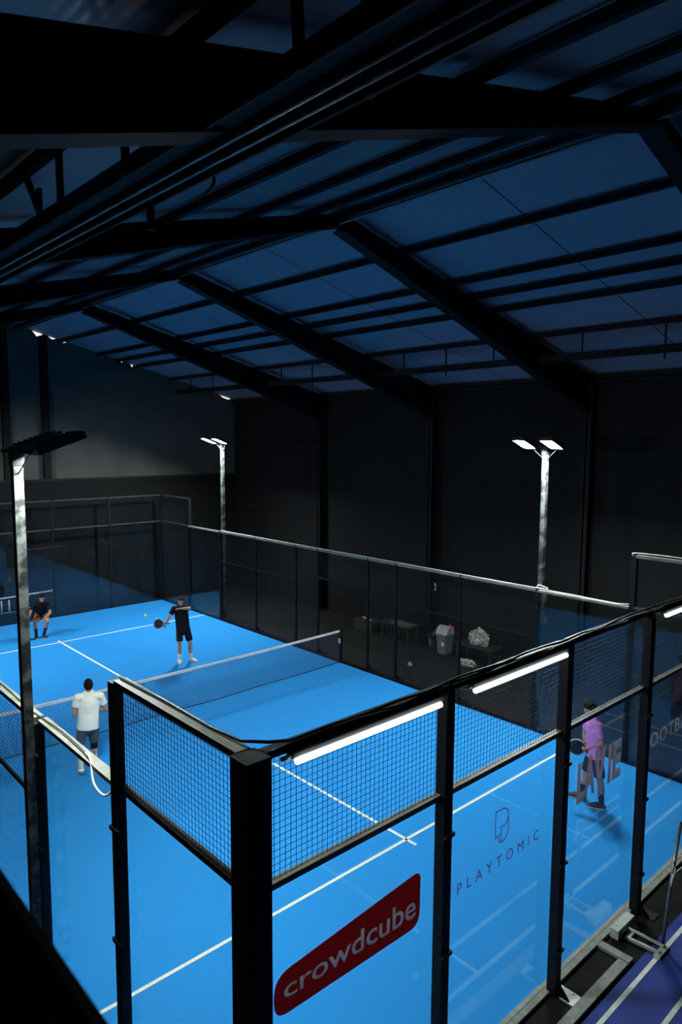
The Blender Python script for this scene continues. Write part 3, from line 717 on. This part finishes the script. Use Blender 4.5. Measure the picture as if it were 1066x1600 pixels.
def remeshed(name, bm, m, voxel, parent=None, smooth_it=4):
    bmesh.ops.recalc_face_normals(bm, faces=bm.faces)
    me = bpy.data.meshes.new(name); bm.to_mesh(me); bm.free()
    o = bpy.data.objects.new(name, me); COL.objects.link(o)
    r = o.modifiers.new('r', 'REMESH'); r.mode = 'VOXEL'; r.voxel_size = voxel
    s = o.modifiers.new('s', 'SMOOTH'); s.iterations = smooth_it; s.factor = .5
    bpy.context.view_layer.update()
    me2 = bpy.data.meshes.new_from_object(o.evaluated_get(bpy.context.evaluated_depsgraph_get()))
    o.modifiers.clear(); o.data = me2; bpy.data.meshes.remove(me)
    for p in me2.polygons: p.use_smooth = True
    me2.materials.clear(); me2.materials.append(m)
    if parent: o.parent = parent
    return o

def lerp(a, b, t): return V(a) * (1 - t) + V(b) * t

def hand(bm, wrist, direc, palm_n, curl=.9, sgn=1):
    """palm, four unequal bent fingers and a thumb leaving the side of the palm"""
    d = V(direc).normalized(); n = V(palm_n); n = (n - d * n.dot(d)).normalized(); s = d.cross(n) * sgn
    w = V(wrist)
    loft(bm, w - d*.01, w + d*.085, .028, .040, side=s, f=.45)
    for i, (off, ln) in enumerate(((-.030, .066), (-.010, .078), (.011, .072), (.031, .056))):
        p = w + d*.082 + s*off; ang = 0; dd = d.copy()
        for seg in (.45, .32, .25):
            ang += curl * .62
            dd = (d * math.cos(ang) + n * math.sin(ang))
            q = p + dd * ln * seg * 1.05; loft(bm, p, q, .0098, .0088, n=10); p = q
    p = w + d*.028 - s*.030; q = p + (d*.6 - s*.65 + n*.35).normalized()*.040; loft(bm, p, q, .013, .011, n=10)
    loft(bm, q, q + (d*.75 + n*.6 - s*.1).normalized()*.032, .011, .009, n=10)

def foot(bm, ankle, toe, k=1.0, grow=0.0, z=None):
    a, t_ = V(ankle), V(toe); d = V((t_.x - a.x, t_.y - a.y, 0)).normalized(); s = V((-d.y, d.x, 0))
    z0 = (t_.z) if z is None else z
    heel = V((a.x, a.y, 0)) - d*.035; heel.z = z0 + .032 + (a.z - .09) * .8; toe_ = V((a.x, a.y, 0)) + d*.185; toe_.z = z0 + .02
    ball_ = V((a.x, a.y, 0)) + d*.115; ball_.z = z0 + .026
    loft(bm, heel, ball_, .036 + grow, .044 + grow, side=s, f=.72)
    loft(bm, ball_, toe_, .044 + grow, .030 + grow, side=s, f=.62)
    loft(bm, V((a.x, a.y, a.z)), V((ball_.x, ball_.y, ball_.z)), .036 + grow*.7, .034 + grow, side=s, f=.9)
    return d, s

def person(base, J, face, label, shirt, shorts, shoes, socks, hair, skin='skin', sock_h=.12, shorts_k=.8, sleeve=.62, extra=None, short_hair=False, tuft=False):
    b = V((base[0], base[1], 0))
    J = {k: V(v) - b for k, v in J.items()}
    F = V(face).normalized(); up = (J['hc'] - J['neck']).normalized(); up = (up * .6 + V((0, 0, 1)) * .4).normalized()
    F = (F - up * F.dot(up)).normalized(); S = F.cross(up).normalized()      # S: the person's right
    side = (J['shR'] - J['shL']).normalized(); hipm = (J['hipR'] + J['hipL']) / 2; shm = (J['shR'] + J['shL']) / 2
    waist = lerp(hipm, shm, .38); chest = lerp(hipm, shm, .78)
    bm = bmesh.new()
    # head
    hc = J['hc']
    for v in ball(bm, (0, 0, 0), 1, .074, .092, .112, 24, 16):
        c = v.co
        if c.z < 0: c.x *= 1 + c.z * 2.6; c.y *= 1 + c.z * 1.2
        v.co = hc + S * c.x + F * c.y + up * c.z
    loft(bm, hc + F*.062 - up*.085, hc + F*.045 - up*.03, .026, .035, side=S, f=.8)              # jaw
    loft(bm, hc + F*.085 + up*.012, hc + F*.104 - up*.022, .008, .013)                           # nose
    loft(bm, hc + F*.082 - up*.052 - S*.018, hc + F*.082 - up*.052 + S*.018, .010, .010)         # mouth ridge
    for k in (-1, 1):
        loft(bm, hc + S*.072*k - up*.018 - F*.004, hc + S*.080*k + up*.020 - F*.012, .011, .013, side=F, f=.6)   # ears
        loft(bm, hc + F*.080 + S*.018*k + up*.030, hc + F*.072 + S*.045*k + up*.028, .009, .008)                 # brow
    loft(bm, J['neck'] - up*.03, hc - up*.05 - F*.01, .060, .054)
    # trunk
    loft(bm, hipm, waist, .155, .135, side=side, f=.66); loft(bm, waist, chest, .135, .165, side=side, f=.64)
    loft(bm, chest, lerp(shm, J['neck'], .3), .165, .115, side=side, f=.60); loft(bm, shm, J['neck'], .10, .062, side=side, f=.8)
    loft(bm, J['shR'] + side*.0, J['shL'], .062, .062)
    for q in 'RL':
        s_ = 1 if q == 'R' else -1
        sh, el, wr = J['sh'+q], J['el'+q], J['ha'+q]
        loft(bm, sh, lerp(sh, el, .45), .058, .050); loft(bm, lerp(sh, el, .45), el, .050, .039)
        loft(bm, el, lerp(el, wr, .35), .040, .041); loft(bm, lerp(el, wr, .35), wr, .041, .026)
        hd = J.get('hd'+q, None); hd = (wr - el).normalized() if hd is None else (hd + b).normalized()
        hand(bm, wr, hd, F * .4 - side * s_ * .9, J_c.get(q, .8), s_)
        hp, kn, an = J['hip'+q], J['kn'+q], J['an'+q]
        loft(bm, hp, lerp(hp, kn, .5), .092, .076); loft(bm, lerp(hp, kn, .5), kn, .076, .056)
        fwd = (J['to'+q] - an); fwd.z = 0; fwd.normalize()
        loft(bm, kn, lerp(kn, an, .35) - fwd*.012, .055, .056); loft(bm, lerp(kn, an, .35) - fwd*.012, an, .056, .034)
        foot(bm, an, J['to'+q])
    body = remeshed('person', bm, M[skin], .0075, None, 3); body.location = b
    tag(body, label, 'person')
    # eyes
    bm = bmesh.new()
    for k in (-1, 1): ball(bm, hc + F*.083 + S*.031*k + up*.012, .0085, seg=8, rings=6)
    link('eyes', bm, M['eye'], body, True)
    bm = bmesh.new(); loft(bm, hc + F*.090 - up*.053 - S*.02, hc + F*.090 - up*.053 + S*.02, .005, .005, n=8); link('mouth', bm, M['lip'], body, True)
    # hair
    bm = bmesh.new()
    th = .010 if short_hair else .018
    for v in ball(bm, (0, 0, 0), 1, .074 + th, .090 + th, .112 + th, 30, 22):
        c = v.co; up_lim = .045 - 1.15 * min(c.y, 0) * -1 if False else None
        # cap that stops at the hairline in front, runs down to the nape behind
        lim = .052 if c.y > .02 else (-.01 if c.y > -.03 else -.06)
        if c.z < lim: c.x *= .80; c.y *= .80; c.z = max(c.z, lim - .03)
        else: c *= 1 + .05 * noise.noise(c * 45) * (0 if short_hair else 1)
        v.co = hc + S * c.x + F * (c.y - .006) + up * (c.z + .004)
    if tuft:
        for i in range(26):
            a = random.uniform(0, 6.28); rr = random.uniform(.02, .075)
            p = hc + S*math.cos(a)*rr + F*(math.sin(a)*rr - .01) + up*.10
            ball(bm, p, random.uniform(.028, .046), seg=8, rings=6)
    link('hair', bm, M[hair], body, True)
    # shirt: closed shell with sleeves
    bm = bmesh.new(); hem = lerp(hipm, shm, J_c.get('hem', -.02)); g = .016
    loft(bm, hem, waist, .176 + g, .168 + g, side=side, f=.74, round0=False); loft(bm, waist, chest, .168 + g, .172 + g, side=side, f=.68)
    loft(bm, chest, lerp(shm, J['neck'], .3), .168 + g, .115 + g, side=side, f=.64); loft(bm, J['shR'], J['shL'], .062 + g, .062 + g)
    loft(bm, shm, lerp(shm, J['neck'], .85), .100 + g, .060 + g*.7, side=side, f=.8, round1=False)
    for q in 'RL': loft(bm, J['sh'+q], lerp(J['sh'+q], J['el'+q], sleeve), .056 + g*.7, .052 + g, round1=False)
    remeshed('shirt', bm, M[shirt], .011, body, 8)
    # shorts
    bm = bmesh.new(); loft(bm, hipm - V((0, 0, .03)), lerp(hipm, waist, .6), .158, .150, side=side, f=.74, round1=False)
    for q in 'RL': loft(bm, J['hip'+q], lerp(J['hip'+q], J['kn'+q], shorts_k), .098, .092, round1=False)
    remeshed('shorts', bm, M[shorts], .011, body, 4)
    for q in 'RL':
        an, kn = J['an'+q], J['kn'+q]
        bm = bmesh.new(); u_ = lerp(an, kn, sock_h / (kn - an).length)
        loft(bm, an - (kn-an).normalized()*.02, u_, .041, .044 + sock_h*.06, round1=False); remeshed('sock', bm, M[socks], .009, body, 2)
        bm = bmesh.new(); foot(bm, an - V((0, 0, .012)), J['to'+q], grow=.015)
        for v in bm.verts: v.co.z = max(v.co.z, J['to'+q].z - .022)
        sh_ = remeshed('shoe', bm, M[shoes], .008, body, 2)
        d = V((J['to'+q].x - an.x, J['to'+q].y - an.y, 0)).normalized(); s2 = V((-d.y, d.x, 0))
        bm = bmesh.new(); a0 = V((an.x, an.y, J['to'+q].z - .018))
        loft(bm, a0 - d*.035 + V((0, 0, (an.z - .09)*.8)), a0 + d*.115, .046, .052, side=s2, f=.22); loft(bm, a0 + d*.115, a0 + d*.185, .052, .036, side=s2, f=.22)
        link('sole', bm, M['sole'], sh_, True)
    if extra: extra(body, J)
    return body
J_c = {}

def racket(c, hnd, nrm, label, m, grip=.0):
    """padel racket: head centre c, handle towards hnd, face normal nrm"""
    c, hnd = V(c), V(hnd); d = (hnd - c).normalized(); n = V(nrm); n = (n - d*n.dot(d)).normalized(); s = d.cross(n)
    r = empty('padel_racket', c, label, 'racket')
    def outline(k):
        pts = []
        for i in range(40):
            a = 2*math.pi*i/40; x = math.cos(a); y = math.sin(a)
            pts.append(s * (x * .128 * k * (1 - .16 * max(y, 0))) + d * (y * .138 * k))
        return pts
    def slab(o, h):
        bm = bmesh.new(); A = [bm.verts.new(p - n*h) for p in o]; B = [bm.verts.new(p + n*h) for p in o]
        for i in range(len(o)): bm.faces.new((A[i], A[(i+1) % len(o)], B[(i+1) % len(o)], B[i]))
        bm.faces.new(A[::-1]); bm.faces.new(B); return bm
    bm = slab(outline(.95), .014); link('racket_face', bm, M[m], r)
    bm = bmesh.new(); o = outline(1.0); tube(bm, o + [o[0]], .013, 8); link('racket_frame', bm, M['trim'] if m == 'racket' else M[m], r, True)
    bm = bmesh.new()
    for x in range(-3, 4):
        for y in range(-3, 4):
            if x*x + y*y < 10: bar(bm, s*x*.028 + d*y*.028 - n*.0155, s*x*.028 + d*y*.028 + n*.0155, .006, 8)
    link('hole_pattern', bm, M['lamp'], r)
    bm = bmesh.new()
    for k in (-1, 1): bar(bm, s*.055*k + d*.12, s*.012*k + d*.20, .013, 8)
    link('throat', bm, M[m], r)
    bm = bmesh.new(); bar(bm, d*.19, d*.33, .017, 10); link('handle', bm, M['lamp'], r)
    return r

J_c.clear(); J_c.update(R=1.5, L=.5, hem=-.12)
person((6.85, 12.85), dict(hc=(6.730, 12.84, 1.715), neck=(6.755, 12.89, 1.56), shR=(6.585, 12.975, 1.50), shL=(6.925, 12.80, 1.505), elR=(6.42, 12.93, 1.29), haR=(6.29, 12.88, 1.17),
       elL=(6.83, 12.54, 1.555), haL=(6.60, 12.60, 1.575), hipR=(6.715, 12.90, .93), hipL=(6.875, 12.815, .93), knR=(6.68, 12.86, .52), knL=(6.95, 12.75, .52),
       anR=(6.70, 12.92, .09), anL=(6.985, 12.80, .09), toR=(6.62, 12.75, .022), toL=(7.06, 12.61, .022)),
       (-.75, -.66, -.1), 'player dressed all in black reaching a racket towards the ball, beyond the net', 'blackcloth', 'blackcloth', 'whshoe', 'sock', 'hairbr', 'skin', .16, .78)
racket((6.065, 12.86, 1.205), (6.30, 12.87, 1.165), (-.45, -.85, .25), 'dark padel racket held out by the player in black beyond the net', 'racket')
bm = bmesh.new(); ball(bm, (0, 0, 0), .040, seg=20, rings=14)
tag(link('padel_ball', bm, M['ball'], None, True, (5.72, 12.9, 1.477)), 'small yellow-green ball in the air beside the racket beyond the net', 'ball')

def knee_sleeve(body, J):
    bm = bmesh.new(); loft(bm, lerp(J['knR'], J['hipR'], .16), lerp(J['knR'], J['anR'], .30), .066, .062, round0=False, round1=False)
    link('knee_sleeve', bm, M['blackcloth'], body, True)
J_c.clear(); J_c.update(R=.9, L=.9, hem=-.10)
person((2.28, 8.5), dict(hc=(2.345, 8.46, 1.615), neck=(2.345, 8.46, 1.47), shL=(2.165, 8.525, 1.405), shR=(2.535, 8.385, 1.385), elL=(2.10, 8.55, 1.12), haL=(2.19, 8.76, 1.02),
       elR=(2.64, 8.41, 1.10), haR=(2.56, 8.63, 1.03), hipL=(2.235, 8.50, .86), hipR=(2.40, 8.44, .85), knL=(2.20, 8.57, .48), knR=(2.47, 8.58, .45),
       anL=(2.15, 8.43, .125), anR=(2.49, 8.64, .09), toL=(2.21, 8.60, .024), toR=(2.55, 8.86, .022)),
       (.25, .95, -.05), 'player in a white tee and grey shorts seen from behind, facing the net', 'whitecloth', 'greycloth', 'whshoe', 'sock', 'hairdk', 'skin', .20, .86, .6, extra=knee_sleeve, short_hair=True)

J_c.clear(); J_c.update(R=1.5, L=.9, hem=-.05)
person((4.75, 17.8), dict(hc=(4.705, 17.54, 1.30), neck=(4.725, 17.63, 1.17), shR=(4.55, 17.73, 1.09), shL=(4.90, 17.61, 1.07), elL=(4.92, 17.48, .82), haL=(4.72, 17.42, .68),
       elR=(4.40, 17.68, .86), haR=(4.28, 17.62, .66), hipR=(4.75, 17.99, .74), hipL=(4.91, 17.93, .74), knR=(4.545, 17.74, .50), knL=(4.885, 17.64, .52),
       anR=(4.625, 17.90, .09), anL=(4.825, 17.83, .09), toR=(4.56, 17.69, .022), toL=(4.84, 17.60, .022)),
       (-.3, -.95, -.1), 'player in black crouching at the far back of the court with bent knees', 'blackcloth', 'rust', 'dkshoe', 'navy', 'hairdk', 'skin2', .26, .75, .7)
racket((4.155, 17.66, .47), (4.27, 17.63, .64), (-.3, -.9, .1), 'red padel racket held low by the crouching player behind the pole', 'racketred')

J_c.clear(); J_c.update(R=.9, L=1.3, hem=-.12)
# facing image-left: the person's left side is turned to the camera
person((8.1, 1.7), dict(hc=(8.085, 1.745, 1.625), neck=(8.125, 1.70, 1.49), shL=(8.035, 1.575, 1.41), shR=(8.235, 1.83, 1.40), elL=(8.05, 1.49, 1.13), haL=(8.0, 1.70, 1.00),
       elR=(8.22, 1.90, 1.13), haR=(8.10, 1.80, .97), hipL=(8.09, 1.60, .89), hipR=(8.20, 1.72, .89), knL=(8.09, 1.53, .49), knR=(8.20, 1.83, .48),
       anL=(8.085, 1.48, .09), anR=(8.17, 1.88, .10), toL=(7.98, 1.66, .022), toR=(8.06, 2.06, .022)),
       (-.6, .8, -.1), 'player in a pink top and dark shorts behind the glass of the near wall', 'pink', 'navy', 'dkshoe', 'navy', 'hairdk', 'skin', .17, .92, .72, tuft=True)
racket((7.985, 1.90, .955), (8.06, 1.76, .99), (-.95, -.30, .1), 'dark padel racket with pale rim held by the player in pink', 'racket')

# ------------------------------------------------------------------ camera, world, settings
cam = bpy.data.cameras.new('camera'); co = bpy.data.objects.new('camera', cam); COL.objects.link(co)
yaw, pit, rol, f = 0.7431201, -0.1041456, 0.0057036, 1088.297
fw = V((math.sin(yaw)*math.cos(pit), math.cos(yaw)*math.cos(pit), math.sin(pit))); rt = V((math.cos(yaw), -math.sin(yaw), 0)); up = rt.cross(fw)
r2 = rt*math.cos(rol) + up*math.sin(rol); u2 = -rt*math.sin(rol) + up*math.cos(rol)
mw = Matrix(((r2.x, u2.x, -fw.x, -2.5908), (r2.y, u2.y, -fw.y, -3.6894), (r2.z, u2.z, -fw.z, 6.0953), (0, 0, 0, 1)))
co.matrix_world = mw
cam.sensor_fit = 'VERTICAL'; cam.sensor_height = 36; cam.lens = 36 * f / 1600; cam.clip_start = .05; cam.clip_end = 200
cam.dof.use_dof = True; cam.dof.focus_distance = 9.5; cam.dof.aperture_fstop = 4.5
sc.camera = co
w = bpy.data.worlds.new('world'); sc.world = w; w.use_nodes = True
bg = w.node_tree.nodes['Background']; bg.inputs[0].default_value = (1.0, 0.80, 0.66, 1); bg.inputs[1].default_value = 1.6
sc.view_settings.view_transform = 'Standard'; sc.view_settings.look = 'None'
sc.view_settings.exposure = 0; sc.view_settings.gamma = 1; sc.view_settings.use_curve_mapping = False
sc.cycles.max_bounces = 10; sc.cycles.diffuse_bounces = 5; sc.cycles.glossy_bounces = 5; sc.cycles.transparent_max_bounces = 40
sc.cycles.sample_clamp_indirect = 6; sc.cycles.use_denoising = True
